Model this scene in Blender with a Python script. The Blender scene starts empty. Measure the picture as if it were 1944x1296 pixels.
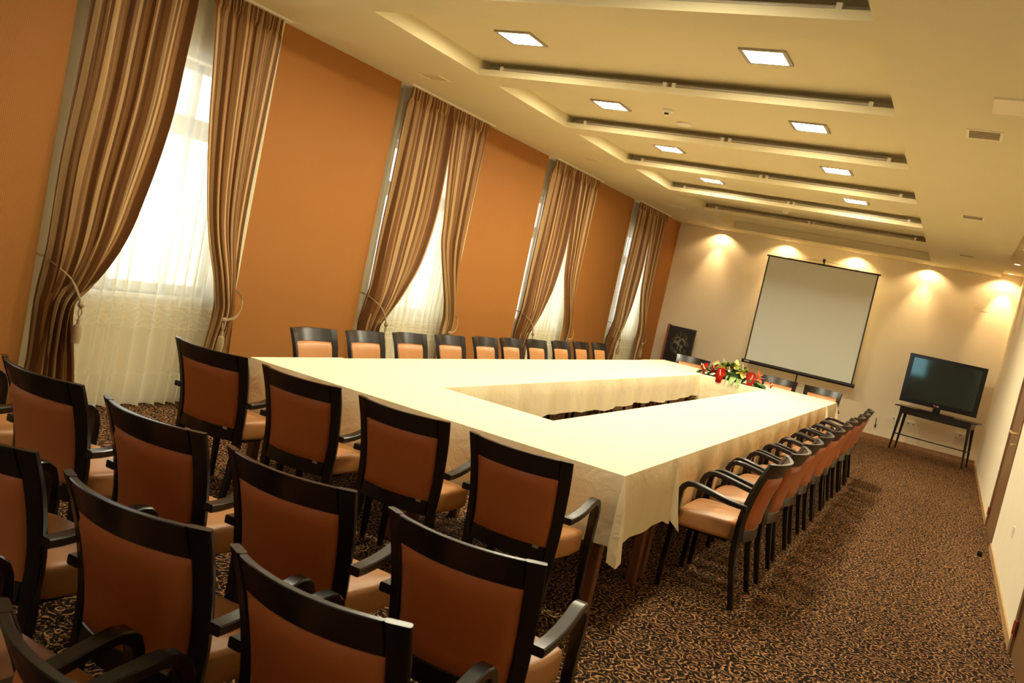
import bpy, bmesh, math, random
from mathutils import Vector, Matrix
PI = math.pi
random.seed(7)
S = bpy.context.scene
COL = S.collection

# ------------------------------------------------------------------ materials
def new_mat(name):
    m = bpy.data.materials.new(name); m.use_nodes = True
    nt = m.node_tree; nt.nodes.clear()
    out = nt.nodes.new('ShaderNodeOutputMaterial')
    return m, nt, out
def N(nt, typ, **kw):
    n = nt.nodes.new(typ)
    for k, v in kw.items():
        if k.startswith('i_'):
            n.inputs[k[2:].replace('_', ' ')].default_value = v
        else: setattr(n, k, v)
    return n
def L(nt, a, b): nt.links.new(a, b)
def math_(nt, op, a, b=None, c=None):
    n = nt.nodes.new('ShaderNodeMath'); n.operation = op
    for i, v in enumerate((a, b, c)):
        if v is None: continue
        if isinstance(v, (int, float)): n.inputs[i].default_value = v
        else: L(nt, v, n.inputs[i])
    return n.outputs[0]
def mixc(nt, f, a, b):
    n = nt.nodes.new('ShaderNodeMix'); n.data_type = 'RGBA'
    if isinstance(f, (int, float)): n.inputs[0].default_value = f
    else: L(nt, f, n.inputs[0])
    for i, v in ((6, a), (7, b)):
        if isinstance(v, tuple): n.inputs[i].default_value = (*v[:3], 1)
        else: L(nt, v, n.inputs[i])
    return n.outputs[2]
def ramp(nt, f, stops, interp='LINEAR'):
    n = nt.nodes.new('ShaderNodeValToRGB'); n.color_ramp.interpolation = interp
    e = n.color_ramp.elements
    while len(e) > 1: e.remove(e[-1])
    for i, (p, c) in enumerate(stops):
        el = e[0] if i == 0 else e.new(p)
        el.position = p; el.color = (*c, 1) if len(c) == 3 else c
    L(nt, f, n.inputs[0]); return n.outputs[0]
def simple(name, col, rough=0.5, metal=0.0, spec=0.5, noise=0.0, nscale=20, bump=0.0, bscale=200, coat=0.0):
    m, nt, out = new_mat(name)
    p = N(nt, 'ShaderNodeBsdfPrincipled')
    p.inputs['Base Color'].default_value = (*col, 1)
    p.inputs['Roughness'].default_value = rough
    p.inputs['Metallic'].default_value = metal
    p.inputs['Specular IOR Level'].default_value = spec
    p.inputs['Coat Weight'].default_value = coat
    tc = N(nt, 'ShaderNodeTexCoord')
    if noise > 0:
        n = N(nt, 'ShaderNodeTexNoise', i_Scale=nscale, i_Detail=4.0); L(nt, tc.outputs['Object'], n.inputs['Vector'])
        a = tuple(max(0, c * (1 - noise)) for c in col); b = tuple(min(1, c * (1 + noise)) for c in col)
        L(nt, mixc(nt, n.outputs[0], a, b), p.inputs['Base Color'])
    if bump > 0:
        n = N(nt, 'ShaderNodeTexNoise', i_Scale=bscale, i_Detail=3.0); L(nt, tc.outputs['Object'], n.inputs['Vector'])
        b = N(nt, 'ShaderNodeBump', i_Strength=bump, i_Distance=0.01); L(nt, n.outputs[0], b.inputs['Height'])
        L(nt, b.outputs[0], p.inputs['Normal'])
    L(nt, p.outputs[0], out.inputs[0]); return m

M = {}
M['plaster'] = simple('plaster', (0.80, 0.71, 0.52), 0.85, noise=0.04, nscale=3, bump=0.06, bscale=120)
M['ceil'] = simple('ceiling_paint', (0.68, 0.60, 0.37), 0.85, noise=0.03, nscale=3, bump=0.04, bscale=150)
M['white'] = simple('white_plastic', (0.78, 0.74, 0.62), 0.4)
M['greypl'] = simple('grey_plastic', (0.36, 0.32, 0.24), 0.5)
M['darkgrille'] = simple('grille', (0.38, 0.31, 0.19), 0.6)
M['black'] = simple('black_plastic', (0.008, 0.006, 0.006), 0.18, spec=.3)
M['blackm'] = simple('black_matte', (0.014, 0.011, 0.010), 0.5)
M['tube'] = simple('tube_glass', (0.50, 0.43, 0.31), 0.3)
M['brass'] = simple('brass', (0.90, 0.74, 0.46), 0.3, metal=1.0)
M['silver'] = simple('silver', (0.75, 0.72, 0.68), 0.3, metal=1.0)
M['screen_fabric'] = simple('screen_fabric', (0.88, 0.93, 0.84), 0.85, bump=0.05, bscale=600)
M['cord'] = simple('cord', (0.36, 0.245, 0.115), 0.6, noise=0.25, nscale=90)
M['frame_paint'] = simple('window_paint', (0.62, 0.55, 0.42), 0.5)
M['leather_back_shaded'] = simple('leatherette_back_shaded', (0.43, 0.118, 0.028), 0.45, spec=0.45, noise=0.06, nscale=30, bump=0.05, bscale=500)  # same leatherette, darkened and reddened in colour for the shaded rear of the backs
M['leather'] = simple('leatherette', (0.43, 0.19, 0.060), 0.42, spec=0.5, noise=0.06, nscale=30, bump=0.05, bscale=500)
def m_wood(name, a, b, rough, sc=6, coat=0.0, spec=0.5):
    m, nt, out = new_mat(name)
    p = N(nt, 'ShaderNodeBsdfPrincipled'); p.inputs['Roughness'].default_value = rough
    p.inputs['Coat Weight'].default_value = coat; p.inputs['Specular IOR Level'].default_value = spec
    tc = N(nt, 'ShaderNodeTexCoord'); mp = N(nt, 'ShaderNodeMapping'); mp.inputs['Scale'].default_value = (sc * 8, sc * 8, sc * .6)
    L(nt, tc.outputs['Object'], mp.inputs[0])
    n = N(nt, 'ShaderNodeTexNoise', i_Scale=1.0, i_Detail=5.0, i_Distortion=0.6); L(nt, mp.outputs[0], n.inputs['Vector'])
    L(nt, ramp(nt, n.outputs[0], [(.3, a), (.7, b)]), p.inputs['Base Color'])
    L(nt, p.outputs[0], out.inputs[0]); return m
M['ebony'] = m_wood('dark_stained_wood', (0.006, 0.004, 0.0035), (0.012, 0.008, 0.006), 0.26)
M['brownwood'] = m_wood('brown_wood', (0.13, 0.045, 0.018), (0.22, 0.085, 0.035), 0.35, 5)
M['doorwood'] = m_wood('door_wood', (0.15, 0.075, 0.028), (0.24, 0.125, 0.050), 0.35, 3)
M['skirt'] = m_wood('skirting_wood', (0.24, 0.115, 0.042), (0.33, 0.17, 0.07), 0.35, 4)
M['skirt_lit'] = m_wood('lit_skirting_wood', (0.44, 0.27, 0.11), (0.56, 0.36, 0.17), 0.35, 4)  # skirting brown lightened in colour for the lit right side
M['redwood'] = simple('red_brown_side', (0.28, 0.06, 0.02), 0.5)

def m_carpet():
    m, nt, out = new_mat('carpet')
    p = N(nt, 'ShaderNodeBsdfPrincipled'); p.inputs['Roughness'].default_value = 0.95; p.inputs['Specular IOR Level'].default_value = 0.1
    geo = N(nt, 'ShaderNodeNewGeometry')
    dn = N(nt, 'ShaderNodeTexNoise', i_Scale=19.0, i_Detail=1.0); L(nt, geo.outputs['Position'], dn.inputs['Vector'])
    vm = N(nt, 'ShaderNodeVectorMath', operation='SUBTRACT'); L(nt, dn.outputs['Color'], vm.inputs[0]); vm.inputs[1].default_value = (.5, .5, .5)
    vs = N(nt, 'ShaderNodeVectorMath', operation='SCALE'); L(nt, vm.outputs[0], vs.inputs[0]); vs.inputs['Scale'].default_value = 0.042
    va = N(nt, 'ShaderNodeVectorMath', operation='ADD'); L(nt, geo.outputs['Position'], va.inputs[0]); L(nt, vs.outputs[0], va.inputs[1])
    sp = N(nt, 'ShaderNodeSeparateXYZ'); L(nt, va.outputs[0], sp.inputs[0])
    cb = N(nt, 'ShaderNodeCombineXYZ'); L(nt, sp.outputs[0], cb.inputs[0]); L(nt, sp.outputs[1], cb.inputs[1])
    def layer(scale, freq, off, thr0, thr1):
        mp = N(nt, 'ShaderNodeMapping'); mp.inputs['Location'].default_value = off; L(nt, cb.outputs[0], mp.inputs[0])
        v = N(nt, 'ShaderNodeTexVoronoi', i_Scale=scale, voronoi_dimensions='2D'); L(nt, mp.outputs[0], v.inputs['Vector'])
        d = N(nt, 'ShaderNodeVectorMath', operation='SUBTRACT'); L(nt, mp.outputs[0], d.inputs[0])
        L(nt, v.outputs['Position'], d.inputs[1])
        s = N(nt, 'ShaderNodeSeparateXYZ'); L(nt, d.outputs[0], s.inputs[0])
        ang = math_(nt, 'ARCTAN2', s.outputs[1], s.outputs[0])
        ln = N(nt, 'ShaderNodeVectorMath', operation='LENGTH'); L(nt, d.outputs[0], ln.inputs[0])
        cs = N(nt, 'ShaderNodeSeparateColor'); L(nt, v.outputs['Color'], cs.inputs[0])
        sgn = math_(nt, 'SIGN', math_(nt, 'SUBTRACT', cs.outputs[0], .5))
        ph = math_(nt, 'ADD', math_(nt, 'MULTIPLY', ln.outputs['Value'], freq), math_(nt, 'MULTIPLY', ang, sgn))
        ph = math_(nt, 'ADD', ph, math_(nt, 'MULTIPLY', cs.outputs[1], 6.28))
        wn = N(nt, 'ShaderNodeTexNoise', i_Scale=55.0, i_Detail=2.0); L(nt, cb.outputs[0], wn.inputs['Vector'])
        sn = math_(nt, 'ADD', math_(nt, 'SINE', ph), math_(nt, 'MULTIPLY', math_(nt, 'SUBTRACT', wn.outputs[0], .5), 1.9))
        mr = N(nt, 'ShaderNodeMapRange', interpolation_type='SMOOTHSTEP'); L(nt, sn, mr.inputs[0]); mr.inputs[1].default_value = thr0; mr.inputs[2].default_value = thr1
        return mr.outputs[0]
    a = layer(11.5, 225, (0, 0, 0), .50, .84)
    # breaks in the scrolls
    bn = N(nt, 'ShaderNodeTexNoise', i_Scale=46.0, i_Detail=1.0); L(nt, geo.outputs['Position'], bn.inputs['Vector'])
    br = N(nt, 'ShaderNodeMapRange', interpolation_type='SMOOTHSTEP'); L(nt, bn.outputs[0], br.inputs[0]); br.inputs[1].default_value = .42; br.inputs[2].default_value = .48
    f = math_(nt, 'MULTIPLY', a, br.outputs[0])
    # fine curls between
    cn = N(nt, 'ShaderNodeTexNoise', i_Scale=36.0, i_Detail=1.0, i_Distortion=1.3); L(nt, cb.outputs[0], cn.inputs['Vector'])
    ab = math_(nt, 'ABSOLUTE', math_(nt, 'SUBTRACT', cn.outputs[0], .5))
    c2 = N(nt, 'ShaderNodeMapRange', interpolation_type='SMOOTHSTEP'); L(nt, ab, c2.inputs[0]); c2.inputs[1].default_value = .036; c2.inputs[2].default_value = .016
    inv = math_(nt, 'SUBTRACT', 1.0, br.outputs[0])
    f = math_(nt, 'MAXIMUM', f, math_(nt, 'MULTIPLY', c2.outputs[0], math_(nt, 'MAXIMUM', inv, .10)))
    tn = N(nt, 'ShaderNodeTexNoise', i_Scale=9.0); L(nt, geo.outputs['Position'], tn.inputs['Vector'])
    tan = mixc(nt, tn.outputs[0], (0.40, 0.175, 0.062), (0.60, 0.34, 0.145))
    col = mixc(nt, f, (0.008, 0.005, 0.004), tan)
    L(nt, col, p.inputs['Base Color'])
    pn = N(nt, 'ShaderNodeTexNoise', i_Scale=400.0); L(nt, geo.outputs['Position'], pn.inputs['Vector'])
    b = N(nt, 'ShaderNodeBump', i_Strength=0.5, i_Distance=0.006); L(nt, math_(nt, 'ADD', pn.outputs[0], math_(nt, 'MULTIPLY', f, .5)), b.inputs['Height']); L(nt, b.outputs[0], p.inputs['Normal'])
    L(nt, p.outputs[0], out.inputs[0]); return m
M['carpet'] = m_carpet()

def m_wallpaper():
    m, nt, out = new_mat('orange_wallpaper')
    p = N(nt, 'ShaderNodeBsdfPrincipled'); p.inputs['Roughness'].default_value = 0.7; p.inputs['Specular IOR Level'].default_value = 0.3
    geo = N(nt, 'ShaderNodeNewGeometry')
    sp = N(nt, 'ShaderNodeSeparateXYZ'); L(nt, geo.outputs['Position'], sp.inputs[0])
    s = math_(nt, 'SINE', math_(nt, 'MULTIPLY', sp.outputs[1], 2 * PI / 0.0125))
    f = math_(nt, 'MULTIPLY_ADD', s, .5, .5)
    n = N(nt, 'ShaderNodeTexNoise', i_Scale=2.0, i_Detail=2.0); L(nt, geo.outputs['Position'], n.inputs['Vector'])
    base = mixc(nt, n.outputs[0], (0.36, 0.142, 0.025), (0.40, 0.158, 0.030))
    dark = mixc(nt, 1.0, base, (0.29, 0.112, 0.020))
    L(nt, mixc(nt, f, base, dark), p.inputs['Base Color'])
    b = N(nt, 'ShaderNodeBump', i_Strength=0.25, i_Distance=0.002); L(nt, f, b.inputs['Height']); L(nt, b.outputs[0], p.inputs['Normal'])
    L(nt, p.outputs[0], out.inputs[0]); return m
M['orange'] = m_wallpaper()

def m_curtain():
    m, nt, out = new_mat('striped_curtain')
    p = N(nt, 'ShaderNodeBsdfPrincipled'); p.inputs['Roughness'].default_value = 0.5
    p.inputs['Specular IOR Level'].default_value = 0.3
    uv = N(nt, 'ShaderNodeUVMap'); sp = N(nt, 'ShaderNodeSeparateXYZ'); L(nt, uv.outputs[0], sp.inputs[0])
    fr = math_(nt, 'FRACT', math_(nt, 'MULTIPLY', sp.outputs[0], 1.0))
    dk = (0.17, 0.070, 0.020); md = (0.26, 0.120, 0.038); lt = (0.54, 0.35, 0.15); gd = (0.38, 0.20, 0.070)
    c = ramp(nt, fr, [(0, dk), (.10, lt), (.19, dk), (.28, md), (.35, lt), (.43, dk), (.53, gd), (.62, dk), (.71, lt), (.79, md), (.87, gd), (.94, dk)], 'CONSTANT')
    L(nt, c, p.inputs['Base Color'])
    tc = N(nt, 'ShaderNodeTexCoord'); n = N(nt, 'ShaderNodeTexNoise', i_Scale=9.0, i_Detail=3.0); L(nt, tc.outputs['Object'], n.inputs['Vector'])
    b = N(nt, 'ShaderNodeBump', i_Strength=0.3, i_Distance=0.02); L(nt, n.outputs[0], b.inputs['Height']); L(nt, b.outputs[0], p.inputs['Normal'])
    t = N(nt, 'ShaderNodeBsdfTranslucent'); L(nt, c, t.inputs[0])
    mx = N(nt, 'ShaderNodeMixShader'); mx.inputs[0].default_value = .10
    L(nt, p.outputs[0], mx.inputs[1]); L(nt, t.outputs[0], mx.inputs[2]); L(nt, mx.outputs[0], out.inputs[0]); return m
M['curtain'] = m_curtain()

def m_sheer():
    # v in UV = height in metres, u = cloth width in metres
    m, nt, out = new_mat('sheer')
    uv = N(nt, 'ShaderNodeUVMap'); sp = N(nt, 'ShaderNodeSeparateXYZ'); L(nt, uv.outputs[0], sp.inputs[0])
    u, v = sp.outputs[0], sp.outputs[1]
    def line(c, w):
        return math_(nt, 'LESS_THAN', math_(nt, 'ABSOLUTE', math_(nt, 'SUBTRACT', v, c)), w)
    def motif(c, h, per, off):
        # nested diamonds with a wavy outline
        uu = math_(nt, 'ABSOLUTE', math_(nt, 'SUBTRACT', math_(nt, 'FRACT', math_(nt, 'DIVIDE', math_(nt, 'ADD', u, off), per)), .5))
        uu = math_(nt, 'MULTIPLY', uu, 2.0)
        vv = math_(nt, 'DIVIDE', math_(nt, 'ABSOLUTE', math_(nt, 'SUBTRACT', v, c)), h)
        d = math_(nt, 'ADD', uu, math_(nt, 'MULTIPLY', vv, .9))
        d = math_(nt, 'ADD', d, math_(nt, 'MULTIPLY', math_(nt, 'SINE', math_(nt, 'MULTIPLY', uu, 12.0)), .08))
        w = math_(nt, 'GREATER_THAN', math_(nt, 'SINE', math_(nt, 'MULTIPLY', d, 14.0)), .35)
        return math_(nt, 'MULTIPLY', w, math_(nt, 'LESS_THAN', vv, .96))
    k = line(.775, .004)
    for q in (line(.605, .004), line(.255, .006), line(.245, .003), line(1.33, .003), line(1.52, .003), math_(nt, 'MULTIPLY', motif(.69, .08, .36, 0), .5),
              math_(nt, 'MULTIPLY', motif(1.425, .07, .25, .1), .5)):
        k = math_(nt, 'MAXIMUM', k, q)
    k = math_(nt, 'MAXIMUM', k, math_(nt, 'MULTIPLY', math_(nt, 'LESS_THAN', v, .245), .75))
    tr = N(nt, 'ShaderNodeBsdfTransparent'); tr.inputs[0].default_value = (1, .98, .93, 1)
    df = N(nt, 'ShaderNodeBsdfDiffuse'); df.inputs[0].default_value = (.88, .85, .70, 1)
    tl = N(nt, 'ShaderNodeBsdfTranslucent'); tl.inputs[0].default_value = (.90, .88, .76, 1)
    m1 = N(nt, 'ShaderNodeMixShader'); m1.inputs[0].default_value = .45; L(nt, df.outputs[0], m1.inputs[1]); L(nt, tl.outputs[0], m1.inputs[2])
    m2 = N(nt, 'ShaderNodeMixShader'); L(nt, math_(nt, 'MULTIPLY_ADD', k, .24, .66), m2.inputs[0])
    L(nt, tr.outputs[0], m2.inputs[1]); L(nt, m1.outputs[0], m2.inputs[2]); L(nt, m2.outputs[0], out.inputs[0]); return m
M['sheer'] = m_sheer()

def m_cloth():
    m, nt, out = new_mat('tablecloth')
    p = N(nt, 'ShaderNodeBsdfPrincipled'); p.inputs['Roughness'].default_value = 0.75; p.inputs['Specular IOR Level'].default_value = .25
    p.inputs['Base Color'].default_value = (0.80, 0.66, 0.40, 1)
    geo = N(nt, 'ShaderNodeNewGeometry')
    n = N(nt, 'ShaderNodeTexNoise', i_Scale=7.0, i_Detail=5.0, i_Distortion=1.2); L(nt, geo.outputs['Position'], n.inputs['Vector'])
    L(nt, mixc(nt, n.outputs[0], (0.78, 0.66, 0.43), (0.84, 0.73, 0.50)), p.inputs['Base Color'])
    b = N(nt, 'ShaderNodeBump', i_Strength=0.6, i_Distance=0.012); L(nt, n.outputs[0], b.inputs['Height']); L(nt, b.outputs[0], p.inputs['Normal'])
    L(nt, p.outputs[0], out.inputs[0]); return m
M['cloth'] = m_cloth()
def emis(name, col, s):
    m, nt, out = new_mat(name); e = N(nt, 'ShaderNodeEmission'); e.inputs[0].default_value = (*col, 1); e.inputs[1].default_value = s
    L(nt, e.outputs[0], out.inputs[0]); return m
LAMP_S = 106
M['lamp'] = emis('lamp_diffuser', (1.0, 0.91, 0.66), LAMP_S)
for _k, _f in ((0, .85), (1, 1.0), (2, 1.0), (3, 1.15), (4, 1.75)): M['lamp%d' % _k] = emis('lamp_diffuser', (1.0, 0.91, 0.66), LAMP_S * _f)
M['spotdim'] = emis('spot_lamp_dim', (1.0, 0.75, 0.45), .8)
M['spotlamp'] = emis('spot_lamp', (1.0, 0.80, 0.50), 8)
m, nt, out = new_mat('window_glass')
g = N(nt, 'ShaderNodeBsdfTransparent'); g.inputs[0].default_value = (.97, .98, .97, 1)
gl = N(nt, 'ShaderNodeBsdfGlossy'); gl.inputs['Roughness'].default_value = .02
mx = N(nt, 'ShaderNodeMixShader'); mx.inputs[0].default_value = .05; L(nt, g.outputs[0], mx.inputs[1]); L(nt, gl.outputs[0], mx.inputs[2]); L(nt, mx.outputs[0], out.inputs[0])
M['glass'] = m
M['tvscreen'] = simple('tv_screen', (0.030, 0.029, 0.022), 0.05, spec=0.7)
M['tvscreen'].node_tree.nodes['Principled BSDF'].inputs['Specular Tint'].default_value = (.40, .85, .9, 1)
M['tvlogo'] = simple('tv_logo', (0.8, 0.8, 0.8), 0.3)
M['tvlogo_red'] = simple('tv_logo_red', (0.55, 0.06, 0.14), 0.3)
M['f_red'] = simple('red_spathe', (0.75, 0.03, 0.02), 0.25, noise=.15, nscale=40)
M['f_orange'] = simple('orange_petal', (0.75, 0.16, 0.06), 0.5)
M['f_yellow'] = simple('yellow_petal', (0.80, 0.72, 0.16), 0.5)
M['f_cream'] = simple('cream_spadix', (0.85, 0.62, 0.40), 0.5)
M['leafd'] = simple('dark_leaf', (0.03, 0.085, 0.022), 0.35, noise=.3, nscale=30)
M['leafl'] = simple('light_leaf', (0.20, 0.30, 0.07), 0.5, noise=.3, nscale=30)
def m_poster():
    m, nt, out = new_mat('poster_print')
    p = N(nt, 'ShaderNodeBsdfPrincipled'); p.inputs['Roughness'].default_value = 0.3
    uv = N(nt, 'ShaderNodeUVMap')
    n = N(nt, 'ShaderNodeTexNoise', i_Scale=8.0, i_Detail=6.0, i_Distortion=.6); L(nt, uv.outputs[0], n.inputs['Vector'])
    sp = N(nt, 'ShaderNodeVectorMath', operation='DISTANCE'); L(nt, uv.outputs[0], sp.inputs[0]); sp.inputs[1].default_value = (.5, .55, 0)
    fall = N(nt, 'ShaderNodeMapRange'); L(nt, sp.outputs['Value'], fall.inputs[0]); fall.inputs[1].default_value = .12; fall.inputs[2].default_value = .42; fall.inputs[3].default_value = 1; fall.inputs[4].default_value = 0
    f = math_(nt, 'MULTIPLY', math_(nt, 'GREATER_THAN', n.outputs[0], .5), fall.outputs[0])
    f = math_(nt, 'MULTIPLY', f, n.outputs[0])
    c = mixc(nt, f, (0.012, 0.010, 0.006), (0.30, 0.30, 0.18))
    L(nt, c, p.inputs['Base Color']); L(nt, p.outputs[0], out.inputs[0]); return m
M['poster'] = m_poster()

# ------------------------------------------------------------------ mesh helpers
def box(bm, x0, x1, y0, y1, z0, z1, mi=0):
    v = [bm.verts.new(c) for c in ((x0, y0, z0), (x1, y0, z0), (x1, y1, z0), (x0, y1, z0), (x0, y0, z1), (x1, y0, z1), (x1, y1, z1), (x0, y1, z1))]
    for f in ((0, 3, 2, 1), (4, 5, 6, 7), (0, 1, 5, 4), (1, 2, 6, 5), (2, 3, 7, 6), (3, 0, 4, 7)):
        fc = bm.faces.new([v[i] for i in f]); fc.material_index = mi
    return v
def obj(name, bm, mat, parent=None, smooth=None, recalc=True):
    if recalc: bmesh.ops.recalc_face_normals(bm, faces=bm.faces)
    if smooth is not None:
        a = math.radians(smooth)
        for f in bm.faces: f.smooth = True
        for e in bm.edges:
            if len(e.link_faces) == 2 and e.calc_face_angle(0) > a: e.smooth = False
    me = bpy.data.meshes.new(name); bm.to_mesh(me); bm.free()
    for mm in (mat if isinstance(mat, (list, tuple)) else [mat]): me.materials.append(mm)
    o = bpy.data.objects.new(name, me); COL.objects.link(o)
    if parent: o.parent = parent
    return o
def thing(name, label, cat, loc=(0, 0, 0), rz=0, group=None):
    o = bpy.data.objects.new(name, None); COL.objects.link(o); o.location = loc; o.rotation_euler = (0, 0, rz); o.empty_display_size = .1
    o['label'] = label; o['category'] = cat
    if group: o['group'] = group
    return o
def tag(o, label, cat, group=None):
    o['label'] = label; o['category'] = cat
    if group: o['group'] = group
    return o
def struct(name, bm, mat, parent=None, smooth=None):
    o = obj(name, bm, mat, parent, smooth)
    if not parent: o['kind'] = 'structure'
    return o
def dup(root, loc, rz, label, group=None):
    r = root.copy(); COL.objects.link(r); r.location = loc; r.rotation_euler = (0, 0, rz); r['label'] = label
    if group: r['group'] = group
    for ch in list(root.children):
        c = ch.copy(); COL.objects.link(c); c.parent = r
        for g in ch.children:
            d = g.copy(); COL.objects.link(d); d.parent = c
    return r
def B(): return bmesh.new()
def loft(bm, rings, cap=True):
    vr = [[bm.verts.new(p) for p in r] for r in rings]
    n = len(vr[0])
    for a, b in zip(vr, vr[1:]):
        for i in range(n): bm.faces.new((a[i], a[(i + 1) % n], b[(i + 1) % n], b[i]))
    if cap: bm.faces.new(vr[0][::-1]); bm.faces.new(vr[-1])
def rrect(c, X, Y, a, b, ch):
    """chamfered rectangle about c, half sizes a along X, b along Y"""
    pts = [(-a + ch, -b), (a - ch, -b), (a, -b + ch), (a, b - ch), (a - ch, b), (-a + ch, b), (-a, b - ch), (-a, -b + ch)]
    return [c + X * p + Y * q for p, q in pts]
def tube(bm, pts, r, n=8, cap=True):
    pts = [Vector(p) for p in pts]; rings = []
    up = Vector((0, 0, 1))
    for i, p in enumerate(pts):
        t = (pts[min(i + 1, len(pts) - 1)] - pts[max(i - 1, 0)]).normalized()
        a = t.cross(up) if abs(t.dot(up)) < .95 else t.cross(Vector((1, 0, 0)))
        a.normalize(); b = t.cross(a)
        rr = r[i] if isinstance(r, (list, tuple)) else r
        rings.append([p + a * math.cos(2 * PI * k / n) * rr + b * math.sin(2 * PI * k / n) * rr for k in range(n)])
    loft(bm, rings, cap)
def lathe(bm, prof, n=16, c=(0, 0, 0)):
    loft(bm, [[Vector((c[0] + r * math.cos(2 * PI * k / n), c[1] + r * math.sin(2 * PI * k / n), c[2] + z)) for k in range(n)] for r, z in prof])
def interp(tab, x):
    if x <= tab[0][0]: return tab[0][1]
    for (a, b), (c, d) in zip(tab, tab[1:]):
        if x <= c:
            t = (x - a) / (c - a); return b + (d - b) * t
    return tab[-1][1]
def spl(tab, x):
    """smooth (catmull) interpolation of a table sorted by first entry"""
    n = len(tab)
    if x <= tab[0][0]: return tab[0][1]
    if x >= tab[-1][0]: return tab[-1][1]
    for i in range(n - 1):
        if x <= tab[i + 1][0]:
            x0, y0 = tab[i]; x1, y1 = tab[i + 1]
            m0 = (y1 - tab[i - 1][1]) / (x1 - tab[i - 1][0]) if i else (y1 - y0) / (x1 - x0)
            m1 = (tab[i + 2][1] - y0) / (tab[i + 2][0] - x0) if i + 2 < n else (y1 - y0) / (x1 - x0)
            h = x1 - x0; t = (x - x0) / h
            return (2*t**3-3*t*t+1)*y0 + (t**3-2*t*t+t)*h*m0 + (-2*t**3+3*t*t)*y1 + (t**3-t*t)*h*m1

# ------------------------------------------------------------------ room
XL, XR, YB, YF, ZC = -5.30, 0.66, 16.2, -2.6, 3.10
b = B(); box(b, XL - .4, XR + .3, YF - .3, YB + .3, -.12, 0); struct('floor', b, M['carpet'])
b = B(); box(b, XL - .4, XR + .3, YB, YB + .15, 0, 3.45); struct('wall_back', b, M['plaster'])
RX0, RX1, RZ0, RZ1 = -2.3, -.75, .80, 2.3
b = B(); box(b, XL - .4, RX0, YF - .15, YF, 0, 3.45); box(b, RX1, XR + .3, YF - .15, YF, 0, 3.45); box(b, RX0, RX1, YF - .15, YF, 0, RZ0); box(b, RX0, RX1, YF - .15, YF, RZ1, 3.45)
struct('wall_front', b, M['plaster'])
b = B(); box(b, RX0, RX0 + .06, YF - .1, YF - .04, RZ0, RZ1); box(b, RX1 - .06, RX1, YF - .1, YF - .04, RZ0, RZ1); box(b, RX0 + .06, RX1 - .06, YF - .1, YF - .04, RZ0, RZ0 + .06); box(b, RX0 + .06, RX1 - .06, YF - .1, YF - .04, RZ1 - .06, RZ1)
w = struct('window_6', b, M['frame_paint'])
b = B(); box(b, RX0 + .06, RX1 - .06, YF - .075, YF - .065, RZ0 + .06, RZ1 - .06); obj('pane', b, M['glass'], w)
# right wall with two door openings
DO = [(4.78, 5.92), (9.02, 10.32)]
b = B(); y = YF
for a, c in DO:
    box(b, XR, XR + .15, y, a, 0, 3.45); box(b, XR, XR + .15, a, c, 2.12, 3.45); y = c
box(b, XR, XR + .15, y, YB, 0, 3.45); struct('wall_right', b, M['plaster'])
for i, (a, c) in enumerate(DO):
    b = B()
    box(b, XR - .012, XR + .15, a, a + .09, 0, 2.12); box(b, XR - .012, XR + .15, c - .09, c, 0, 2.12); box(b, XR - .012, XR + .15, a + .09, c - .09, 2.03, 2.12)
    d = struct('door_%d' % (i + 1), b, M['doorwood'])
    b = B(); box(b, XR + .004, XR + .045, a + .09, c - .09, 0.005, 2.03)
    obj('door_leaf', b, M['doorwood'], d)
    hy = a + .17
    b = B(); box(b, XR - .006, XR + .006, hy - .026, hy + .026, .91, 1.15)
    pl = obj('handle_plate', b, M['brass'], d)
    b = B(); sg = 1
    tube(b, [(XR, hy, 1.07), (XR - .05, hy, 1.07), (XR - .06, hy + sg * .02, 1.07), (XR - .062, hy + sg * .13, 1.075)], .013)
    tube(b, [(XR, hy, .965), (XR - .035, hy, .965)], [.012, .012]); box(b, XR - .045, XR - .033, hy - .018, hy + .018, .955, .975)
    obj('door_handle', b, M['brass'], d, 40)
    b = B()
    for z in (.17, 1.8): tube(b, [(XR - .014, (c if i == 0 else c) - .095, z - .04), (XR - .014, c - .095, z + .04)], .012)
    obj('hinge', b, M['redwood'], d, 40)
# skirting boards
b = B(); box(b, XL, XR, YB - .018, YB, 0, .075); struct('baseboard_back', b, M['skirt'])
b = B(); y = YF
for a, c in DO: box(b, XR - .012, XR, y, a, 0, .06); y = c
box(b, XR - .012, XR, y, YB - .018, 0, .06); struct('baseboard_right', b, M['skirt_lit'])

BAYS = [0.10, 3.455, 6.785, 10.14, 13.51]; BW = 1.70
WO, WW, WZ0, WZ1 = .30, 1.36, .84, 2.60      # window opening offset, width, sill and head heights
b = B(); y = YF
for a in BAYS:
    box(b, XL - .3, XL, y, a + WO, 0, 3.45); box(b, XL - .3, XL, a + WO, a + WO + WW, 0, WZ0); box(b, XL - .3, XL, a + WO, a + WO + WW, WZ1, 3.45); y = a + WO + WW
box(b, XL - .3, XL, y, YB, 0, 3.45); struct('wall_left', b, M['plaster'])
# orange panels standing proud of the wall between the bays
y = YF; k = 1
for a in BAYS + [YB]:
    b = B(); box(b, XL, -5.15, y, a, 0, ZC)
    for f in b.faces:
        c = f.calc_center_median()
        f.material_index = 1 if (abs(c.y - y) < 1e-4 or abs(c.y - a) < 1e-4) else 0
    # slim cream edge bead
    if y > YF: box(b, -5.158, -5.142, y - .004, y + .012, 0, ZC, 1)
    struct('trim_%d' % k, b, [M['orange'], M['ceil']]); k += 1; y = a + BW
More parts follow.
